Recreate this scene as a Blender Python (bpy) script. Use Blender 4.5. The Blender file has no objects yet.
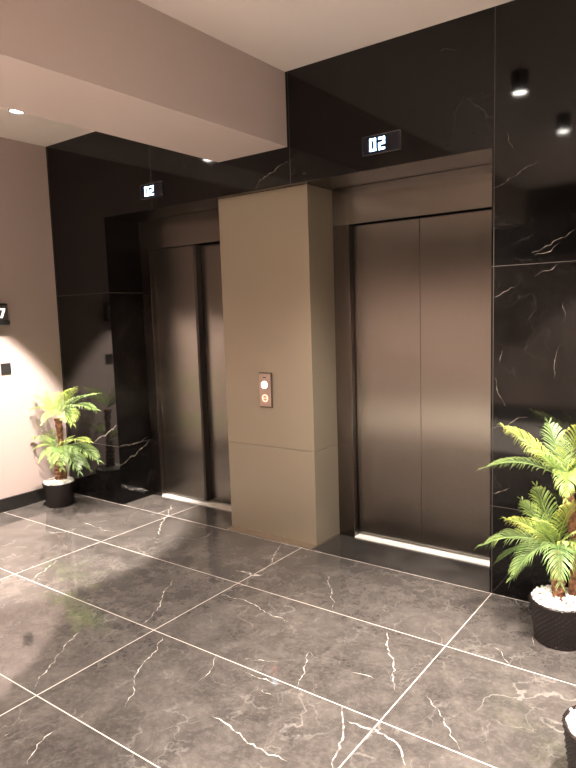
import bpy, bmesh, math, random
from mathutils import Vector, Matrix, Euler
PI = math.pi
S = bpy.context.scene
COL = S.collection

# ------------------------------------------------------------------ camera, world, exposure
cam = bpy.data.objects.new('camera', bpy.data.cameras.new('camera'))
COL.objects.link(cam)
r_ = Vector((0.8066236, 0.59024196, -0.03118963)); u_ = Vector((-0.04243625, 0.11046413, 0.99297374)); f_ = Vector((-0.5895401, 0.79963248, -0.11415063))
CAMP = Vector((0, -3.2461, 1.5513))
M3 = Matrix((r_, u_, -f_)).transposed()
cam.matrix_world = Matrix.Translation(CAMP) @ M3.to_4x4()
cam.data.sensor_fit = 'VERTICAL'; cam.data.sensor_height = 36.0
cam.data.lens = 626.212 / 768 * 36.0
cam.data.clip_start = 0.02
S.camera = cam
w = bpy.data.worlds.new('world'); S.world = w; w.use_nodes = True
w.node_tree.nodes['Background'].inputs[0].default_value = (1, .86, .76, 1)
w.node_tree.nodes['Background'].inputs[1].default_value = 0.02
S.view_settings.view_transform = 'Standard'; S.view_settings.look = 'None'
S.view_settings.gamma = 1; S.view_settings.use_curve_mapping = False
S.view_settings.exposure = -0.27
LAMP_COL = (1.0, .895, .81)
# ceiling lamps: x, y, power, half cone angle (deg), blend
H = 3.0025
LAMPS = [(-3.82, -.88, 2700, 28.5, .24), (-1.225, -.97, 1050, 54, .75), (-1.225, -2.12, 620, 46, .7),
         (.02, -.97, 1500, 38, .4), (.02, -2.12, 600, 40, .6), (-3.82, -2.55, 700, 40, .5),
         (-3.82, -4.40, 1500, 40, .25), (-2.52, -4.40, 1500, 40, .25), (-1.225, -4.40, 1500, 40, .25), (.02, -4.40, 1500, 40, .25), (1.27, -4.40, 1500, 40, .25),  # unseen row, powered up so the pale slab throws light onto the ceiling
         (1.27, -.97, 600, 38, .5), (1.27, -2.12, 600, 38, .5)]

# ------------------------------------------------------------------ helpers
def ray(px, py):
    return f_ + r_ * ((px - 288) / 626.212) - u_ * ((py - 384) / 626.212)
def hit(px, py, ax, val):
    d = ray(px, py); t = (val - CAMP[ax]) / d[ax]
    return CAMP + d * t

def obj(name, bm, mat, parent=None, smooth=False, loc=None):
    me = bpy.data.meshes.new(name)
    bm.normal_update(); bm.to_mesh(me); bm.free()
    mats = mat if isinstance(mat, (list, tuple)) else [mat]
    for m in mats: me.materials.append(m)
    if smooth:
        for p in me.polygons: p.use_smooth = True
    o = bpy.data.objects.new(name, me); COL.objects.link(o)
    if parent is not None:
        o.parent = parent
    if loc is not None: o.location = loc
    return o
def thing(name, label, cat, loc=(0, 0, 0), group=None):
    o = bpy.data.objects.new(name, None); COL.objects.link(o); o.empty_display_size = .05
    o.location = loc; o['label'] = label; o['category'] = cat
    if group: o['group'] = group
    return o
def struct(o, label=None):
    o['kind'] = 'structure'
    if label: o['label'] = label
    return o
def box(bm, x0, x1, y0, y1, z0, z1, bev=0, mi=0):
    b2 = bmesh.new()
    vs = [b2.verts.new((x, y, z)) for x in (x0, x1) for y in (y0, y1) for z in (z0, z1)]
    for q in ((0, 1, 3, 2), (4, 6, 7, 5), (0, 4, 5, 1), (2, 3, 7, 6), (0, 2, 6, 4), (1, 5, 7, 3)):
        b2.faces.new([vs[i] for i in q])
    if bev: bmesh.ops.bevel(b2, geom=b2.edges[:], offset=bev, segments=2, affect='EDGES', profile=.5)
    bmesh.ops.recalc_face_normals(b2, faces=b2.faces[:])
    for f in b2.faces: f.material_index = mi
    me = bpy.data.meshes.new('tmp'); b2.to_mesh(me); b2.free(); bm.from_mesh(me); bpy.data.meshes.remove(me)
def bx(*a, **k):
    bm = bmesh.new(); box(bm, *a, **k); return bm
def lathe(bm, prof, n=40, c=(0, 0), mi=0):
    rings = []
    for (r, z) in prof:
        if r < 1e-6: rings.append([bm.verts.new((c[0], c[1], z))])
        else: rings.append([bm.verts.new((c[0] + r * math.cos(2 * PI * i / n), c[1] + r * math.sin(2 * PI * i / n), z)) for i in range(n)])
    for a, b in zip(rings, rings[1:]):
        for i in range(n):
            j = (i + 1) % n
            va = [a[0]] if len(a) == 1 else [a[i], a[j]]
            vb = [b[0]] if len(b) == 1 else [b[j], b[i]]
            if len(va) + len(vb) > 2:
                f = bm.faces.new(va + vb); f.material_index = mi
    bmesh.ops.recalc_face_normals(bm, faces=bm.faces[:])

# ------------------------------------------------------------------ materials
class NT:
    def __init__(s, name):
        s.m = bpy.data.materials.new(name); s.m.use_nodes = True
        s.t = s.m.node_tree; s.b = s.t.nodes['Principled BSDF']
    def n(s, typ, **k):
        nd = s.t.nodes.new(typ)
        for a, b in k.items():
            if a.startswith('i_'): nd.inputs[int(a[2:]) if a[2:].isdigit() else a[2:]].default_value = b
            else: setattr(nd, a, b)
        return nd
    def l(s, a, b): s.t.links.new(a, b)
    def math(s, op, a, b=None, c=None, clamp=False):
        nd = s.n('ShaderNodeMath', operation=op, use_clamp=clamp)
        for i, v in enumerate((a, b, c)):
            if v is None: continue
            if isinstance(v, (int, float)): nd.inputs[i].default_value = v
            else: s.l(v, nd.inputs[i])
        return nd.outputs[0]
    def mix(s, fac, a, b):
        nd = s.n('ShaderNodeMix', data_type='RGBA')
        for v, i in ((fac, 0), (a, 6), (b, 7)):
            if isinstance(v, (int, float)): nd.inputs[i].default_value = v
            elif isinstance(v, tuple): nd.inputs[i].default_value = (*v, 1) if len(v) == 3 else v
            else: s.l(v, nd.inputs[i])
        return nd.outputs[2]
    def ramp(s, x, stops, interp='LINEAR'):
        nd = s.n('ShaderNodeValToRGB'); cr = nd.color_ramp; cr.interpolation = interp
        while len(cr.elements) < len(stops): cr.elements.new(.5)
        for e, (p, c) in zip(cr.elements, stops):
            e.position = p; e.color = (*c, 1) if isinstance(c, tuple) else (c, c, c, 1)
        s.l(x, nd.inputs[0]); return nd.outputs[0]
    def set(s, **k):
        for a, v in k.items():
            i = s.b.inputs[a.replace('_', ' ')]
            if isinstance(v, (int, float)): i.default_value = v
            elif isinstance(v, tuple): i.default_value = (*v, 1) if len(v) == 3 else v
            else: s.l(v, i)
        return s
    def bump(s, h, dist=.002, strength=1.0):
        nd = s.n('ShaderNodeBump'); nd.inputs['Distance'].default_value = dist; nd.inputs['Strength'].default_value = strength
        s.l(h, nd.inputs['Height']); s.l(nd.outputs[0], s.b.inputs['Normal'])
def plain(name, col, rough=.5, metal=0, emit=None, es=1, noise=.0):
    t = NT(name); t.set(Base_Color=col, Roughness=rough, Metallic=metal)
    if noise:
        nz = t.n('ShaderNodeTexNoise', i_Scale=22.0, i_Detail=5.0); tc = t.n('ShaderNodeTexCoord'); t.l(tc.outputs['Object'], nz.inputs['Vector'])
        t.l(t.mix(nz.outputs[0], tuple(c * (1 - noise) for c in col), tuple(min(1, c * (1 + noise)) for c in col)), t.b.inputs['Base Color'])
    if emit: t.set(Emission_Color=emit, Emission_Strength=es)
    return t.m

def marble(name, kind):
    t = NT(name)
    geo = t.n('ShaderNodeNewGeometry'); P = geo.outputs['Position']
    sx = t.n('ShaderNodeSeparateXYZ'); t.l(P, sx.inputs[0]); X, Y, Z = sx.outputs
    if kind == 'floor': px, ox, U, V, v0, pv = 1.26, -1.0645, X, Y, -.0022, .6405
    else: px, ox, U, V, v0, pv = 1.26, -1.0645, X, Z, .49, 1.26
    tu = t.math('DIVIDE', t.math('SUBTRACT', U, ox), px); tv = t.math('DIVIDE', t.math('SUBTRACT', V, v0), pv)
    iu, iv = t.math('FLOOR', tu), t.math('FLOOR', tv)
    def dist(tt, p):
        fr = t.math('FRACT', tt); return t.math('MULTIPLY', t.math('MINIMUM', fr, t.math('SUBTRACT', 1, fr)), p)
    du, dv = dist(tu, px), dist(tv, pv)
    if kind != 'floor':
        nx = t.n('ShaderNodeSeparateXYZ'); t.l(geo.outputs['Normal'], nx.inputs[0])
        du = t.math('ADD', du, t.math('SUBTRACT', 1, t.math('ABSOLUTE', nx.outputs[1])))
        if kind == 'wall':  # lines only on vertical faces
            dv = t.math('ADD', dv, t.math('ABSOLUTE', nx.outputs[2]))
    half = .0025 if kind == 'floor' else .0016
    grout = t.math('LESS_THAN', t.math('MINIMUM', du, dv), half)
    cmb = t.n('ShaderNodeCombineXYZ'); t.l(iu, cmb.inputs[0]); t.l(iv, cmb.inputs[1])
    wn = t.n('ShaderNodeTexWhiteNoise', noise_dimensions='3D'); t.l(cmb.outputs[0], wn.inputs['Vector'])
    off = t.n('ShaderNodeVectorMath', operation='MULTIPLY_ADD'); t.l(wn.outputs['Color'], off.inputs[0])
    off.inputs[1].default_value = (9, 9, 9); t.l(P, off.inputs[2]); Q = off.outputs[0]
    def noise(sc, det=6, rough=.6, dis=0, vec=Q):
        nd = t.n('ShaderNodeTexNoise'); nd.inputs['Scale'].default_value = sc; nd.inputs['Detail'].default_value = det
        nd.inputs['Roughness'].default_value = rough; nd.inputs['Distortion'].default_value = dis; t.l(vec, nd.inputs['Vector']); return nd.outputs[0]
    big = noise(2.6, 8, .66, .8); med = noise(9, 10, .75, .4)
    fine = noise(45, 6, .7, .3)
    # warped voronoi cell borders as hairline veins
    wv = t.n('ShaderNodeTexNoise', i_Scale=3.2, i_Detail=6.0); t.l(Q, wv.inputs['Vector'])
    wadd = t.n('ShaderNodeVectorMath', operation='MULTIPLY_ADD'); t.l(wv.outputs['Color'], wadd.inputs[0]); wadd.inputs[1].default_value = (.55, .55, .55)
    str_ = t.n('ShaderNodeMapping'); str_.inputs['Rotation'].default_value = (0.3, 0.2, .75); str_.inputs['Scale'].default_value = (1.0, .38, .6)
    t.l(Q, str_.inputs[0]); t.l(str_.outputs[0], wadd.inputs[2])
    def vein(sc, wd):
        vo = t.n('ShaderNodeTexVoronoi', feature='DISTANCE_TO_EDGE'); vo.inputs['Scale'].default_value = sc; t.l(wadd.outputs[0], vo.inputs['Vector'])
        return t.math('SUBTRACT', 1, t.math('DIVIDE', vo.outputs['Distance'], wd), clamp=True)
    mask = t.ramp(noise(2.1, 3, .5), [(.50, 0.0), (.64, 1.0)])
    mask2 = t.ramp(noise(5.5, 3, .5), [(.48, 0.0), (.62, 1.0)])
    v1 = t.math('MULTIPLY', vein(2.3, .018), mask); v2 = t.math('MULTIPLY', vein(6.5, .03), mask2)
    if kind == 'floor':
        base = t.ramp(big, [(.3, (.036, .0315, .029)), (.5, (.052, .0455, .041)), (.72, (.082, .072, .065))])
        base = t.mix(t.ramp(med, [(.45, 0.0), (.75, .5)]), base, (.155, .135, .12))
        base = t.mix(t.ramp(fine, [(.5, 0.0), (.75, .35)]), base, (.155, .135, .12))
        vf = t.math('MAXIMUM', t.math('MULTIPLY', v1, .17), t.math('MULTIPLY', v2, .09), clamp=True)
        base = t.mix(vf, base, (.55, .51, .47))
        base = t.mix(grout, base, (.40, .355, .32))
        rough = t.mix(grout, (.05, .05, .05), (.5, .5, .5))
    else:
        lo, hi = ((.0015, .0014, .0014), (.006, .0052, .0048)) if kind == 'wall' else ((.014, .0125, .0115), (.05, .044, .04))
        base = t.ramp(big, [(.3, lo), (.7, hi)])
        base = t.mix(t.ramp(med, [(.5, 0.0), (.8, .14)]), base, (.05, .042, .036))
        vf = t.math('MAXIMUM', t.math('MULTIPLY', v1, .025), t.math('MULTIPLY', v2, .015), clamp=True)
        base = t.mix(vf, base, (.5, .45, .4))
        base = t.mix(grout, base, (.045, .04, .036))
        rough = t.mix(grout, (.06, .06, .06), (.5, .5, .5))
    t.l(base, t.b.inputs['Base Color']); t.l(rough, t.b.inputs['Roughness'])
    t.b.inputs['IOR'].default_value = 1.40 if kind != 'floor' else 1.62
    t.bump(t.math('SUBTRACT', 1, grout), .0006, .4)
    return t.m
def vein_mat(name, col):
    t = NT(name); g = t.n('ShaderNodeNewGeometry')
    nz = t.n('ShaderNodeTexNoise', i_Scale=38.0, i_Detail=6.0); t.l(g.outputs['Position'], nz.inputs['Vector'])
    t.l(t.mix(t.ramp(nz.outputs[0], [(.40, 0.0), (.66, 1.0)]), tuple(c * .2 for c in col), col), t.b.inputs['Base Color'])
    t.set(Roughness=.1); return t.m
def steel(name, col, rough, vertical=True, aniso=.0, var=.05):
    t = NT(name); tc = t.n('ShaderNodeTexCoord'); mp = t.n('ShaderNodeMapping')
    mp.inputs['Scale'].default_value = (260, 260, 1.2) if vertical else (1.2, 1.2, 260)
    t.l(tc.outputs['Object'], mp.inputs[0]); nz = t.n('ShaderNodeTexNoise', i_Scale=1.0, i_Detail=3.0); t.l(mp.outputs[0], nz.inputs['Vector'])
    t.l(t.mix(nz.outputs[0], tuple(c * (1 - var) for c in col), tuple(min(1, c * (1 + var)) for c in col)), t.b.inputs['Base Color'])
    rr = t.math('ADD', t.math('MULTIPLY', nz.outputs[0], .04), rough - .02)
    t.set(Metallic=1, Roughness=rr, Anisotropic=aniso); 
    if aniso:  # brushing runs vertically, so highlights spread sideways
        g = t.n('ShaderNodeNewGeometry'); cx = t.n('ShaderNodeVectorMath', operation='CROSS_PRODUCT'); t.l(g.outputs['True Normal'], cx.inputs[0]); cx.inputs[1].default_value = (0, 0, 1)
        t.l(cx.outputs[0], t.b.inputs['Tangent'])
    return t.m
def paint(name, col):
    t = NT(name); g = t.n('ShaderNodeNewGeometry'); nz = t.n('ShaderNodeTexNoise', i_Scale=160.0, i_Detail=4.0); t.l(g.outputs['Position'], nz.inputs['Vector'])
    n2 = t.n('ShaderNodeTexNoise', i_Scale=1.3, i_Detail=3.0); t.l(g.outputs['Position'], n2.inputs['Vector'])
    t.l(t.mix(n2.outputs[0], tuple(c * .96 for c in col), tuple(c * 1.04 for c in col)), t.b.inputs['Base Color'])
    t.set(Roughness=.75); t.bump(nz.outputs[0], .0004, .3); return t.m

MF = marble('grey_marble_floor', 'floor'); MW = marble('black_marble_wall', 'wall'); MT = marble('dark_threshold_marble', 'threshold')
VF = vein_mat('floor_vein', (.6, .55, .5)); VW = vein_mat('wall_vein_and_reflection', (.26, .23, .2))
PAINT = paint('taupe_wall_paint', (.37, .29, .262)); SIDE = paint('dark_taupe_paint', (.12, .10, .09)); REFLDARK = paint('dark_reflection_panel', (.012, .011, .01)); CEIL = paint('pale_ceiling_paint', (.72, .64, .59)); BEAMP = paint('beam_paint', (.46, .38, .345))
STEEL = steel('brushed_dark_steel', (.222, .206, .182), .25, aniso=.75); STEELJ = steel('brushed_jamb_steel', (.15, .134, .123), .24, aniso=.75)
BRONZE = steel('champagne_metal_panel', (.30, .255, .19), .40, var=.03)
BRONZE.node_tree.nodes['Principled BSDF'].inputs['Metallic'].default_value = .5
SILL = steel('aluminium_sill', (.88, .86, .83), .4, vertical=False)
SILL.node_tree.nodes['Principled BSDF'].inputs['Metallic'].default_value = .3
BLACK = plain('black_plastic', (.012, .011, .011), .45, noise=.3); RUBBER = plain('dark_rubber', (.03, .022, .018), .55, noise=.3)
BASEB = plain('black_baseboard', (.014, .012, .011), .25, noise=.3)

# ------------------------------------------------------------------ structure
XW, XL, XR, HO = -4.8615, -4.147, -1.0764, 2.337
YB, XE = -5.2, 2.6
XP1, XP2, YP = -2.984, -2.241, .0575
def strip(bm, pts, plane, val, width, mi, seed, eps=.0006):
    """an irregular inlaid vein or painted reflection following pixel positions on a plane (axis 2: floor, axis 1: wall)"""
    rnd = random.Random(seed)
    P = [hit(x, y, plane, val) for x, y in pts]
    Q = []
    for a, b in zip(P, P[1:]):
        n = max(2, int((b - a).length / .018))
        for i in range(n): Q.append(a.lerp(b, i / n))
    Q.append(P[-1])
    nrm = Vector((0, 0, 1)) if plane == 2 else Vector((0, -1, 0)) if plane == 1 else Vector((1, 0, 0))
    ww = 0; L = []; R = []
    for i, q in enumerate(Q):
        d = (Q[min(i + 1, len(Q) - 1)] - Q[max(i - 1, 0)]).normalized(); s = d.cross(nrm)
        ww = .75 * ww + rnd.uniform(-.009, .009)
        e = min(1, min(i, len(Q) - 1 - i) / 4 + .1)
        h = width * e * rnd.uniform(.35, 1.2) / 2
        c = q + s * ww + nrm * eps
        L.append(bm.verts.new(c + s * h)); R.append(bm.verts.new(c - s * h))
    for i in range(len(Q) - 1):
        f = bm.faces.new((L[i], L[i + 1], R[i + 1], R[i])); f.normal_update()
        if f.normal.dot(nrm) < 0: f.normal_flip()
        f.material_index = mi

bm = bmesh.new(); box(bm, XW - .3, XE + .2, YB - .2, .47, -.12, 0)
FV = [([(283, 543), (277, 553), (271, 565), (258, 573)], 1.4), ([(236, 571), (246, 572), (252, 574), (259, 575)], 6), ([(247, 573.5), (252, 574.5), (262, 575)], 17),
 ([(172, 580), (165, 592), (162, 605), (145, 625)], 1.6), ([(162, 636), (155, 652), (142, 667), (132, 695), (125, 707)], 1.7),
 ([(80, 632), (65, 647), (45, 672), (30, 690)], 1.4), ([(212, 715), (235, 732), (250, 742), (265, 752), (288, 760)], 2.0),
 ([(217, 655), (207, 670), (200, 682)], 1.2), ([(220, 595), (240, 600), (265, 612), (288, 622)], 1.4), ([(240, 660), (280, 662)], 1.3),
 ([(246, 672), (262, 678), (284, 684)], 1.5), ([(172, 505), (167, 515), (157, 535)], 2.6), ([(176, 507), (163, 511), (148, 515)], 2.2), ([(57, 560), (32, 580)], 1.8),
 ([(82, 522), (100, 529), (115, 532)], 1.6), ([(65, 727), (40, 745), (30, 765)], 1.5), ([(325, 572), (330, 590), (335, 610)], 1.1),
 ([(310, 652), (305, 670), (300, 687)], 1.5), ([(385, 630), (388, 645), (393, 670), (393, 690)], 2.0), ([(343, 707), (338, 740), (334, 768)], 2.6),
 ([(348, 720), (375, 730), (398, 742), (399, 765)], 3.0), ([(425, 695), (448, 725), (458, 750)], 1.3), ([(495, 647), (513, 665)], 1.4),
 ([(529, 634), (535, 637), (532, 646)], 1.6), ([(353, 672), (373, 680)], 2.2), ([(310, 652), (318, 658)], 1.3), ([(2, 737), (12, 733)], 1.5), ([(262, 690), (275, 697)], 2)]
for i, (pts, wd) in enumerate(FV): strip(bm, pts, 2, 0, wd * .0034, 1, i)
struct(obj('floor', bm, [MF, VF]), 'polished grey marble tile floor with pale joints')

bm = bmesh.new()
box(bm, XW - .2, XL, 0, .6, 0, H); box(bm, XL, XR, 0, .6, HO, H); box(bm, XR, XE + .2, 0, .6, 0, H)
WV = [([(492, 298), (504, 293), (515, 287)], 2), ([(536, 277), (548, 271), (557, 263)], 2.2), ([(533, 253), (545, 249), (560, 240)], 2.2), ([(490, 190), (508, 178), (540, 160)], 1.6),
 ([(530, 252), (550, 243), (576, 230)], 1.4), ([(505, 132), (508, 142), (514, 150)], 1.6), ([(504, 350), (502, 358), (500, 364)], 1.6),
 ([(492, 378), (500, 392), (509, 405)], 1.8), ([(563, 303), (564, 312), (564, 322)], 1.5), ([(559, 345), (558, 360), (557, 378)], 1.5),
 ([(492, 430), (510, 423), (528, 418)], 1.5), ([(492, 493), (502, 491), (510, 489)], 2.2), ([(118, 426), (105, 434), (94, 442)], 4),
 ([(254, 189), (265, 178), (276, 168), (288, 160)], 1.8), ([(438, 52), (448, 50), (460, 48)], 1.2)]  # last streak is a reflection painted on the stone, the rest are veins
for i, (pts, wd) in enumerate(WV): strip(bm, pts, 1, 0, wd * .0028, 1, 50 + i)
for i, (pts, wd) in enumerate([([(120, 446), (135, 443), (149, 438)], 3), ([(119, 466), (135, 455), (150, 440)], 4), ([(123, 486), (135, 489), (149, 491)], 8)]): strip(bm, pts, 0, XL, wd * .0028, 1, 80 + i)
struct(obj('wall_back', bm, [MW, VW]), 'polished black marble wall around the lifts')
struct(obj('wall_left', bx(XW - .2, XW, YB - .2, 0, 0, H), PAINT), 'taupe painted side wall')
struct(obj('wall_right', bx(XE, XE + .2, YB - .2, 0, 0, H), SIDE))  # unseen wall, toned dark so less bounce reaches the beam side
struct(obj('wall_front', bx(XW, XE, YB - .2, YB, 0, H), PAINT))
struct(obj('trim_4', bx(XW, XE, YB, YB + .06, 2.15, H), REFLDARK), 'unseen dark panel added behind to darken the door reflections')  # added out of view so the upper lift doors mirror something dark
struct(obj('ceiling', bx(XW - .2, XE + .2, YB - .2, .6, H, H + .15), CEIL), 'pale painted ceiling')
XB1, XB2, HB = -2.9154, -2.3424, 2.5623
struct(obj('trim_1', bx(XB1, XB2, YB, -.0, HB, H), BEAMP), 'boxed ceiling beam running to the marble wall')
struct(obj('trim_3', bx(XW + .02, XE, YB + .02, -3.35, .0002, .003), plain('pale_bounce_slab', (.74, .68, .61), .45, noise=.05)), 'unseen pale slab added behind to bounce light upwards')  # added out of view as a reflector, brightens the ceiling from below
struct(obj('baseboard_left', bx(XW, XW + .02, YB, -.001, 0, .11, bev=.003), BASEB))
struct(obj('baseboard_front', bx(XW + .02, XE, YB, YB + .02, 0, .22, bev=.003), BASEB))
struct(obj('trim_2', bx(XP2, XR, .002, .343, .0, .0015), MT), 'dark marble threshold of the right lift')
# lift shaft back so that nothing is open behind the doors
struct(obj('wall_shaft', bx(XL - .1, XR + .1, .6, .7, 0, HO + .1), BLACK))

# ------------------------------------------------------------------ column between the lifts
col = thing('column', 'champagne metal clad column between the two lifts', 'column', ((XP1 + XP2) / 2, .3, 0)); col['kind'] = 'structure'
def lc(o, root):  # parent while keeping world-space mesh coordinates
    o.parent = root; o.matrix_parent_inverse = Matrix.Translation(root.location).inverted(); return o
lc(obj('upper_panel', bx(XP1, XP2, YP, .59, .643, HO - .002, bev=.002), BRONZE), col)
lc(obj('lower_panel', bx(XP1, XP2, YP - .0006, .59, .012, .6415, bev=.002), BRONZE), col)
lc(obj('base_strip', bx(XP1 - .002, XP2 + .002, .006, .59, .0, .012, bev=.002), plain('grey_base_strip', (.33, .27, .2), .3, .8)), col)

# ------------------------------------------------------------------ lifts
def lift(x0, x1, jl, o0, o1, step, label):
    """x0..x1 niche, o0..o1 clear opening"""
    t = thing('elevator', label, 'elevator', ((x0 + x1) / 2, .45, 0), group=None)
    e = .0015; yf = .343; HD = 2.1; yd = .395
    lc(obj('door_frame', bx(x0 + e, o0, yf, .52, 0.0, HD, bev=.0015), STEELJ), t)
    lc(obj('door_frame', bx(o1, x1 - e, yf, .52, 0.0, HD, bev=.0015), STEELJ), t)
    lc(obj('header_panel', bx(x0 + e, x1 - e, yf, .52, HD + .001, HO - .002, bev=.0015), STEEL), t)
    # grooved sill
    bm = bmesh.new(); box(bm, o0, o1, yf - .004, .52, 0, .009)
    for k in range(3):
        yy = yf + .012 + k * .02; box(bm, o0, o1, yy, yy + .009, .009, .0125, bev=.001)
    lc(obj('sill', bm, SILL), t)
    xm = (o0 + o1) / 2
    if step:
        a = obj('door_panel', bx(o0 + .003, xm + .0, yd - .012, yd + .018, .018, HD - .002, bev=.002), STEEL)
        b = obj('door_panel', bx(xm - .03, o1 - .003, yd + .05, yd + .08, .018, HD - .002, bev=.002), STEEL)
        lc(a, t); lc(b, t)
        s = obj('door_seal', bx(xm + .0005, xm + .022, yd - .01, yd + .049, .02, HD - .003, bev=.003), RUBBER); lc(s, t)
    else:
        a = obj('door_panel', bx(o0 + .003, xm - .0008, yd, yd + .03, .018, HD - .002, bev=.002), STEEL)
        b = obj('door_panel', bx(xm + .0008, o1 - .003, yd, yd + .03, .018, HD - .002, bev=.002), STEEL)
        lc(a, t); lc(b, t)
    return t
lift(XL, XP1, 0, -4.035, -3.10, True, 'left elevator with stepped dark steel doors behind the column edge')
lift(XP2, XR, 0, -2.117, -1.18, False, 'right elevator with wide closed brushed steel doors, fully visible')

# ------------------------------------------------------------------ floor indicators above the lifts
GLOW = plain('white_blue_led', (.8, .9, 1), .4, emit=(.42, .66, 1.0), es=9)
GLASS = plain('indicator_black_glass', (.008, .01, .016), .08)
CHROME = plain('thin_chrome_edge', (.5, .48, .46), .2, 1)
SEG = {'0': 'abcdef', '2': 'abged', '7': 'abc', '1': 'bc'}
def digit(bm, ch, cx, cz, w_, h_, th, put):
    xs, hh = w_ / 2, h_ / 2
    R = {'a': (-xs, xs, hh - th, hh), 'd': (-xs, xs, -hh, -hh + th), 'g': (-xs, xs, -th / 2, th / 2),
         'b': (xs - th, xs, 0, hh), 'c': (xs - th, xs, -hh, 0), 'e': (-xs, -xs + th, -hh, 0), 'f': (-xs, -xs + th, 0, hh)}
    for s in SEG[ch]:
        x0, x1, z0, z1 = R[s]; put(bm, cx + x0, cx + x1, cz + z0, cz + z1)
def indicator(xc, label):
    t = thing('floor_indicator', label, 'floor indicator', (xc, 0, 2.467))
    e = .0
    bm = bmesh.new(); x0, x1, z0, z1 = -.118, .118, -.052, .052
    for q in ((x0, x1, z1 - .004, z1), (x0, x1, z0, z0 + .004), (x0, x0 + .004, z0 + .004, z1 - .004), (x1 - .004, x1, z0 + .004, z1 - .004)):
        box(bm, q[0], q[1], -.012, -.0002, q[2], q[3])
    obj('frame', bm, plain('dim_chrome_frame', (.16, .15, .15), .3, 1), t)
    obj('screen', bx(x0 + .0045, x1 - .0045, -.009, -.0003, z0 + .0045, z1 - .0045), GLASS, t)
    def put(bm, a, b, c, d): box(bm, a, b, -.0112, -.0092, c, d, bev=.0006)
    for k, ch in enumerate('02'):
        bm = bmesh.new(); digit(bm, ch, -.052 + k * .056, .0, .040, .068, .012, put); obj('digit', bm, GLOW, t)
    return t
indicator(-1.692, 'glowing black floor indicator reading 02 above the right elevator')
indicator(-3.575, 'glowing black floor indicator above the left elevator')

# ------------------------------------------------------------------ call panel
cp = thing('call_panel', 'slim illuminated call button panel on the champagne column', 'call panel', (-2.62, YP, 1.032))
obj('side_shade', bx(-.053, .055, -.009, -.0004, -.121, .118, bev=.002), plain('brown_side_shade', (.07, .045, .035), .4, noise=.2), cp)  # dark box, wider at right and bottom, paints in the plate's side shading
obj('faceplate', bx(-.048, .048, -.016, -.0092, -.113, .113, bev=.003), plain('copper_steel_plate', (.52, .42, .36), .3, 1), cp)
def disc(r0, z, y0, y1, mat, name, parent, n=42, hole=0):
    bm = bmesh.new()
    prof = [(hole, 0), (r0, 0), (r0, y1 - y0), (hole, y1 - y0)] + ([(hole, 0)] if hole else [])
    lathe(bm, prof, n)
    bmesh.ops.transform(bm, matrix=Matrix.Translation((0, y1, z)) @ Matrix.Rotation(PI / 2, 4, 'X'), verts=bm.verts[:])
    return obj(name, bm, mat, parent, smooth=False)
disc(.025, .036, -.021, -.0162, plain('lit_white_button', (.9, .95, 1), .4, emit=(.85, .92, 1), es=6), 'button', cp)
disc(.030, .036, -.019, -.0162, CHROME, 'button_ring', cp, hole=.0255)
REDL = plain('orange_red_led', (.9, .3, .2), .4, emit=(1, .42, .30), es=3.2)
disc(.025, -.055, -.0185, -.0162, REDL, 'indicator_ring', cp, hole=.019)
bm = bmesh.new()
for k in (-1, 0, 1): box(bm, k * .0105 - .0032, k * .0105 + .0032, -.0185, -.0162, -.0582, -.0518, bev=.0008)
obj('indicator_dots', bm, REDL, cp)
obj('slot', bx(-.012, .012, -.0172, -.0158, .083, .089), BLACK, cp)

# ------------------------------------------------------------------ floor number sign + wall plate on the left wall
sg = thing('floor_sign', 'black backlit floor number sign high on the taupe wall', 'sign', (XW, -.566, 1.605))
obj('housing', bx(.0004, .05, -.125, .083, -.085, .085, bev=.003), BLACK, sg)
obj('face', bx(.0504, .056, -.115, .078, -.048, .07, bev=.001), plain('smoked_sign_face', (.10, .085, .075), .3, noise=.2), sg)
def puts(bm, a, b, c, d): box(bm, .0566, .061, a, b, c, d, bev=.0005)
DW = plain('white_sign_digit', (.9, .88, .85), .4, emit=(1, .96, .9), es=1.5)
bm = bmesh.new()
pf = [(-.004, .047), (.054, .047), (.054, .034), (.028, -.030), (.010, -.030), (.034, .032), (-.004, .032)]
f = bm.faces.new([bm.verts.new((.0566, a, b)) for a, b in pf]); g = bmesh.ops.extrude_face_region(bm, geom=[f])
bmesh.ops.translate(bm, vec=(.004, 0, 0), verts=[v for v in g['geom'] if isinstance(v, bmesh.types.BMVert)]); bmesh.ops.recalc_face_normals(bm, faces=bm.faces[:])
obj('digit', bm, DW, sg)
obj('lip', bx(.0504, .068, -.125, .083, -.085, -.052, bev=.002), BLACK, sg)
wp = obj('wall_plate', bx(XW + .0004, XW + .009, -.557, -.472, 1.122, 1.210, bev=.003), BLACK)
wp['label'] = 'small square black plate on the wall below the number sign'; wp['category'] = 'wall plate'

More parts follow.
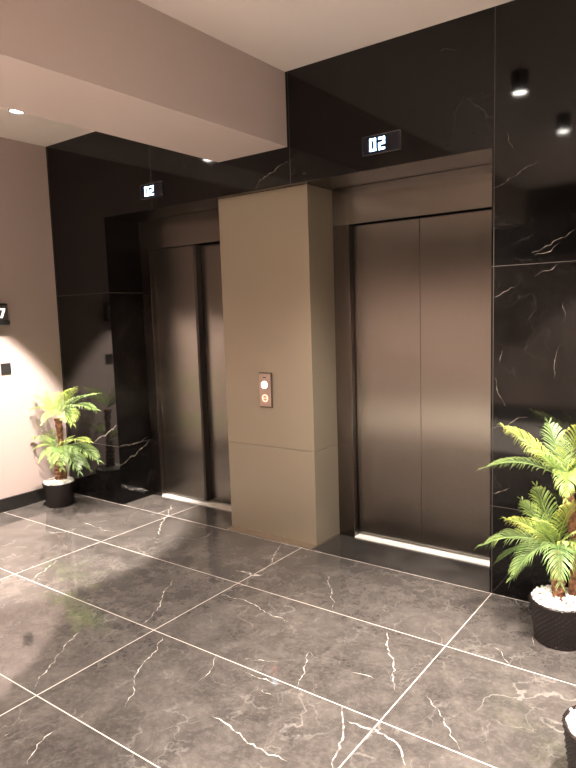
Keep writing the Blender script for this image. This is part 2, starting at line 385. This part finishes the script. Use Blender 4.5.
# ------------------------------------------------------------------ ceiling lamps
BULB = plain('lamp_bulb_glow', (1, .95, .9), .4, emit=(1, .93, .84), es=150)
def make_lamp():
    t = thing('ceiling_downlight', '', 'downlight', (0, 0, H))
    bm = bmesh.new(); lathe(bm, [(0, -.0005), (.05, -.0005), (.052, -.003), (.052, -.128), (.050, -.130), (.0465, -.130), (.044, -.121), (0, -.121)], 36)
    obj('housing', bm, BLACK, t, smooth=False)
    bm = bmesh.new(); lathe(bm, [(0, -.1215), (.043, -.1215), (.040, -.1245), (0, -.129)], 32); obj('bulb', bm, BULB, t)
    return t
proto = make_lamp()
GL = 'black cylinder downlights on the ceiling'
for i, (x, y, pw, half, bl) in enumerate(LAMPS):
    if i == 0: t = proto
    else:
        t = proto.copy(); COL.objects.link(t)
        for ch in list(proto.children):
            if ch.type != 'MESH': continue
            c = ch.copy(); COL.objects.link(c); c.parent = t
    t.location = (x, y, H); t['group'] = GL
    ld = bpy.data.lights.new('lamp_light', 'SPOT'); ld.energy = pw; ld.color = LAMP_COL; ld.spot_size = math.radians(2 * half); ld.spot_blend = bl; ld.shadow_soft_size = .035
    lo = bpy.data.objects.new('lamp_light', ld); COL.objects.link(lo); lo.location = (x, y, H - .135)
    if i == 0: lo.rotation_euler = Vector((-.2, 0, -1)).to_track_quat('-Z', 'Y').to_euler()   # swivelled towards the side wall
labs = ['black cylinder downlight left of the beam, nearest the left wall and lifts', 'black cylinder downlight seen mirrored in the marble, higher of two at upper right',
        'black cylinder downlight seen mirrored in the marble, lower of two at upper right']
lamps_all = [o for o in COL.objects if o.name.startswith('ceiling_downlight')]
for i, o in enumerate(lamps_all): o['label'] = labs[i] if i < 3 else 'unseen black cylinder downlight on the ceiling outside the picture'

# ------------------------------------------------------------------ potted palms
def leafmat():
    t = NT('palm_leaf'); a = t.n('ShaderNodeVertexColor'); a.layer_name = 'tint'
    sp = t.n('ShaderNodeSeparateColor'); t.l(a.outputs['Color'], sp.inputs[0])
    base = t.ramp(sp.outputs[0], [(0, (.035, .10, .03)), (.35, (.12, .24, .06)), (.7, (.36, .46, .09)), (1, (.60, .62, .14))])
    base = t.mix(sp.outputs[1], base, (.36, .46, .18))
    t.l(base, t.b.inputs['Base Color']); t.set(Roughness=.42)
    tr = t.n('ShaderNodeBsdfTranslucent'); t.l(base, tr.inputs[0])
    mx = t.n('ShaderNodeMixShader'); mx.inputs[0].default_value = .28
    t.l(t.b.outputs[0], mx.inputs[1]); t.l(tr.outputs[0], mx.inputs[2]); t.l(mx.outputs[0], t.t.nodes['Material Output'].inputs[0])
    return t.m
LEAF = leafmat()
def trunkmat():
    t = NT('fibrous_palm_trunk'); g = t.n('ShaderNodeTexCoord'); nz = t.n('ShaderNodeTexNoise', i_Scale=60.0, i_Detail=8.0); t.l(g.outputs['Object'], nz.inputs['Vector'])
    t.l(t.ramp(nz.outputs[0], [(.3, (.055, .024, .012)), (.55, (.20, .085, .04)), (.75, (.36, .19, .10))]), t.b.inputs['Base Color'])
    t.set(Roughness=.85); t.bump(nz.outputs[0], .004, .8); return t.m
TRUNK = trunkmat()
POT = plain('dark_woven_pot', (.013, .009, .0085), .24, noise=.4)
PEB = plain('white_pebbles', (.88, .85, .80), .6, noise=.08)
def bez(a, b, c, t): return a * (1 - t) ** 2 + b * (2 * t * (1 - t)) + c * t * t
def frond(tip, hub, parent, rnd, yellow, pale, arch=.10, width=1.0, tail=1.0, n=42):
    """arching feather frond: a rachis with paired narrow leaflets; hub / tip in local coordinates"""
    bm = bmesh.new(); cl = bm.loops.layers.float_color.new('tint')
    d = tip - hub; L = d.length
    mid = hub + d * .48 + Vector((0, 0, arch + .10 * L))
    P = [bez(hub, mid, tip, i / (n - 1)) for i in range(n)]
    def face(vs, y, p):
        f = bm.faces.new(vs)
        for lp in f.loops: lp[cl] = (y, p, 0, 1)
    up0 = Vector((0, 0, 1))
    Lw = parent.location
    def lim(q): return Vector((max(q.x, XW + .03 - Lw.x), min(q.y, -.02 - Lw.y), q.z))
    P = [lim(q) for q in P]
    prev = None
    for i in range(n):
        tan = (P[min(i + 1, n - 1)] - P[max(i - 1, 0)]).normalized()
        side = tan.cross(up0)
        side = side.normalized() if side.length > .05 else Vector((1, 0, 0))
        nrm = side.cross(tan).normalized()
        rr = .0028 * (1 - .75 * i / n)
        ring = [bm.verts.new(P[i] + side * rr), bm.verts.new(P[i] + nrm * rr), bm.verts.new(P[i] - side * rr), bm.verts.new(P[i] - nrm * rr)]
        if prev:
            for k in range(4): face((prev[k], prev[(k + 1) % 4], ring[(k + 1) % 4], ring[k]), .55 * yellow + .2, 0)
        prev = ring
        t = i / (n - 1)
        if t < .10: continue
        prof = (math.sin(PI * min(1, (t * .92 + .12))) ** .6) if t < .97 else .35
        ll = .42 * L * prof * width * rnd.uniform(.88, 1.1)
        for s in (-1, 1):
            ang = math.radians(58 - 30 * t + rnd.uniform(-6, 6))
            dirv = (tan * math.cos(ang) + side * s * math.sin(ang) + nrm * .22).normalized()
            w_ = .0018 * (1.0 - .25 * t) * (.8 + .4 * width)
            q0 = P[i]; q1 = q0 + dirv * ll * .45; q2 = q0 + dirv * ll * .8 - up0 * ll * .10; q3 = q0 + dirv * ll - up0 * ll * .36 * rnd.uniform(.6, 1.4)
            wdv = (tan - dirv * tan.dot(dirv)).normalized()
            def pr(q, h): return bm.verts.new(q + wdv * h), bm.verts.new(q - wdv * h)
            q1, q2, q3 = lim(q1), lim(q2), lim(q3); a0, a1 = pr(q0, w_ * .35); b0, b1 = pr(q1, w_); c0, c1 = pr(q2, w_ * .8); e = bm.verts.new(q3)
            yy = max(0, min(1, yellow + rnd.uniform(-.16, .16) + .15 * (t - .5))); pp = max(0, min(1, pale + rnd.uniform(-.1, .1)))
            face((a0, a1, b1, b0), yy * .8, pp); face((b0, b1, c1, c0), yy, pp); face((c0, c1, e), min(1, yy + .1), pp)
    return obj('frond', bm, LEAF, parent)
def pot_mesh():
    bm = bmesh.new(); NU, NV = 120, 34; R0, R1, HP = .105, .130, .195
    rings = []
    for j in range(NV + 1):
        v = j / NV; ring = []
        for i in range(NU):
            a = 2 * PI * i / NU
            rowp = math.sin(v * 17 * PI); cell = int(v * 17)
            wv = math.cos(a * 30 + PI * (cell % 2)) * abs(rowp)
            r = (R0 + (R1 - R0) * v ** .8) + .0038 * wv + (.003 if v > .97 or v < .03 else 0)
            ring.append(bm.verts.new((r * math.cos(a), r * math.sin(a), .001 + v * HP)))
        rings.append(ring)
    for (r, z) in ((R1 - .006, HP + .003), (R1 - .012, HP - .004), (R1 - .02, HP - .04), (.0, HP - .04)):
        if r == 0: rings.append([bm.verts.new((0, 0, z))])
        else: rings.append([bm.verts.new((r * math.cos(2 * PI * i / NU), r * math.sin(2 * PI * i / NU), z)) for i in range(NU)])
    for a, b in zip(rings, rings[1:]):
        for i in range(NU):
            j = (i + 1) % NU
            bm.faces.new((a[i], a[j], b[0])) if len(b) == 1 else bm.faces.new((a[i], a[j], b[j], b[i]))
    bm.faces.new(list(reversed(rings[0])))
    return bm
def pebbles_mesh(seed, holes=()):
    rnd = random.Random(seed); bm = bmesh.new(); R = .121
    k = 0
    while k < 520:
        a, r = rnd.uniform(0, 2 * PI), R * math.sqrt(rnd.random()); x, y = r * math.cos(a), r * math.sin(a)
        if any(math.hypot(x - hx, y - hy) < hr for hx, hy, hr in holes): k += 1; continue
        z = .2 + .018 * (1 - (r / R) ** 2) + rnd.uniform(-.004, .004); s = rnd.uniform(.006, .0098)
        m = Matrix.Translation((x, y, z)) @ Euler((rnd.uniform(0, 3), rnd.uniform(0, 3), rnd.uniform(0, 3))).to_matrix().to_4x4() @ Matrix.Diagonal((s, s * rnd.uniform(.7, 1), s * .7, 1))
        bmesh.ops.create_icosphere(bm, subdivisions=1, radius=1, matrix=m); k += 1
    lathe(bm, [(0, .196), (.06, .194), (.118, .196), (.112, .16), (0, .16)], 30)
    return bm
def trunk(parent, pts, radii, seed):
    rnd = random.Random(seed); bm = bmesh.new(); n = 14; rings = []; m = 26
    tot = len(pts) - 1
    for j in range(m + 1):
        t = j / m * tot; i = min(int(t), tot - 1); f = t - i
        c = Vector(pts[i]).lerp(Vector(pts[i + 1]), f); r = radii[i] + (radii[i + 1] - radii[i]) * f
        saw = 1 + .20 * ((j % 3) / 2.0 - .4)
        rings.append([bm.verts.new(c + Vector((math.cos(2 * PI * k / n), math.sin(2 * PI * k / n), 0)) * r * saw * rnd.uniform(.88, 1.12)) for k in range(n)])
    for a, b in zip(rings, rings[1:]):
        for k in range(n): bm.faces.new((a[k], a[(k + 1) % n], b[(k + 1) % n], b[k]))
    bm.faces.new(rings[-1])
    return obj('trunk', bm, TRUNK, parent)
def palm(loc, label, hubs, tips, seed, trunks):
    rnd = random.Random(seed); L = Vector(loc)
    t = thing('potted_palm', label, 'potted plant', loc, 'artificial palms in woven pots')
    obj('pot', pot_mesh(), POT, t, smooth=True)
    pb = obj('pebbles', pebbles_mesh(seed, [(p[0][0], p[0][1], r[0]) for p, r in trunks]), PEB, t, smooth=True); pb['kind'] = 'stuff'; pb['label'] = 'white pebbles'
    for p, r in trunks: trunk(t, p, r, seed)
    for (h, tip, yel, pal, arch, wd) in tips:
        frond(Vector(tip) - L, Vector(hubs[h]) - L, t, rnd, yel, pal, arch, wd)
    return t
def tp(px, py, y): return hit(px, py, 1, y)

# right palm
LR = (-.65, -.30, 0)
h0, h1 = tp(556, 548, -.28), tp(565, 480, -.25)
T = [(0, tp(483, 545, -.30), .45, .55, .06, 1.0), (0, tp(512, 578, -.40), .35, .45, .10, 1.15), (0, tp(506, 519, -.24), .9, 0, .03, .9),
     (0, tp(536, 486, -.18), .6, .1, .0, .95), (0, tp(522, 500, -.16), .55, .2, .0, .9), (0, tp(574, 503, -.34), .95, 0, .03, .95), (0, tp(592, 560, -.40), .6, .2, .08, 1.0),
     (0, tp(560, 583, -.52), .3, .3, .12, 1.0), (0, tp(604, 530, -.28), .8, .1, .06, 1.0), (0, tp(536, 520, -.40), .7, .1, .04, .9), (0, tp(588, 575, -.25), .4, .2, .08, 1.0),
     (0, tp(500, 560, -.20), .3, .3, .05, .9),
     (1, tp(504, 427, -.25), .85, 0, .01, .95), (1, tp(484, 468, -.28), .4, .55, .07, .75), (1, tp(549, 423, -.15), .25, .45, .0, 1.0), (1, tp(580, 425, -.30), .9, 0, .02, 1.0),
     (1, tp(606, 450, -.30), .8, .1, .04, 1.0), (1, tp(520, 440, -.18), .5, .2, .02, .9), (1, tp(596, 500, -.42), .7, .1, .10, 1.0), (1, tp(566, 500, -.48), .55, .2, .12, .8),
     (1, tp(530, 452, -.40), .6, .2, .05, .85), (1, tp(600, 475, -.18), .6, .1, .05, 1.0)]
tr = [([(.0, -.01, .17), Vector(h0) - Vector(LR) + Vector((0, 0, -.02))], (.030, .027)),
      ([(.045, .03, .17), (.05, .05, .42), Vector(h1) - Vector(LR) + Vector((.01, 0, -.02))], (.018, .017, .026))]
palm(LR, 'bright green palm in a black woven pot right of the right elevator', [h0, h1], T, 5, tr)
# left palm
LL = (-4.62, -.265, 0)
g0, g1 = tp(59, 450, -.26), tp(58, 416, -.25)
T = [(0, tp(28, 437, -.32), .6, .3, .04, 1.0), (0, tp(33, 450, -.42), .7, .3, .06, 1.0), (0, tp(39, 462, -.46), .5, .4, .08, 1.0), (0, tp(89, 442, -.30), .85, 0, .05, .8),
     (0, tp(98, 461, -.28), .45, .45, .08, .9), (0, tp(79, 472, -.36), .25, .55, .10, 1.1), (0, tp(74, 436, -.12), .7, .1, .02, .9), (0, tp(45, 430, -.16), .8, .1, .02, .9),
     (0, tp(62, 468, -.52), .4, .3, .10, .9), (0, tp(90, 470, -.20), .3, .3, .06, .8), (0, tp(52, 466, -.50), .6, .2, .1, .9),
     (1, tp(74.5, 388, -.26), .95, 0, .02, 1.1), (1, tp(96, 394, -.26), .45, .35, .02, .8), (1, tp(95, 410, -.30), .5, .4, .06, .8), (1, tp(34, 396, -.30), .7, .1, .02, 1.0),
     (1, tp(30, 410, -.34), .75, .1, .05, 1.0), (1, tp(46, 392, -.18), .9, 0, .01, 1.0), (1, tp(60, 398, -.12), .6, .2, .0, .9), (1, tp(42, 424, -.46), .6, .2, .08, .9),
     (1, tp(72, 424, -.46), .7, .1, .08, .9), (1, tp(60, 392, -.40), .8, .1, .02, .9)]
T = [(h, p, y * .85, q * .8, a, w_ * .74) for h, p, y, q, a, w_ in T]
tr = [([(.0, .0, .17), Vector(g0) - Vector(LL) + Vector((0, 0, -.02))], (.040, .034)),
      ([(.03, .04, .17), (.03, .03, .45), Vector(g1) - Vector(LL) + Vector((0, 0, -.02))], (.02, .018, .03))]
palm(LL, 'yellow green palm in a black woven pot in the left corner by the taupe wall', [g0, g1], T, 9, tr)
# pot at the edge of the picture
t = thing('pebble_pot', 'black woven pot of white pebbles cropped by the lower right edge', 'plant pot', (-.309, -1.165, 0))
obj('pot', pot_mesh(), POT, t, smooth=True)
pb = obj('pebbles', pebbles_mesh(3), PEB, t, smooth=True); pb['kind'] = 'stuff'; pb['label'] = 'white pebbles'
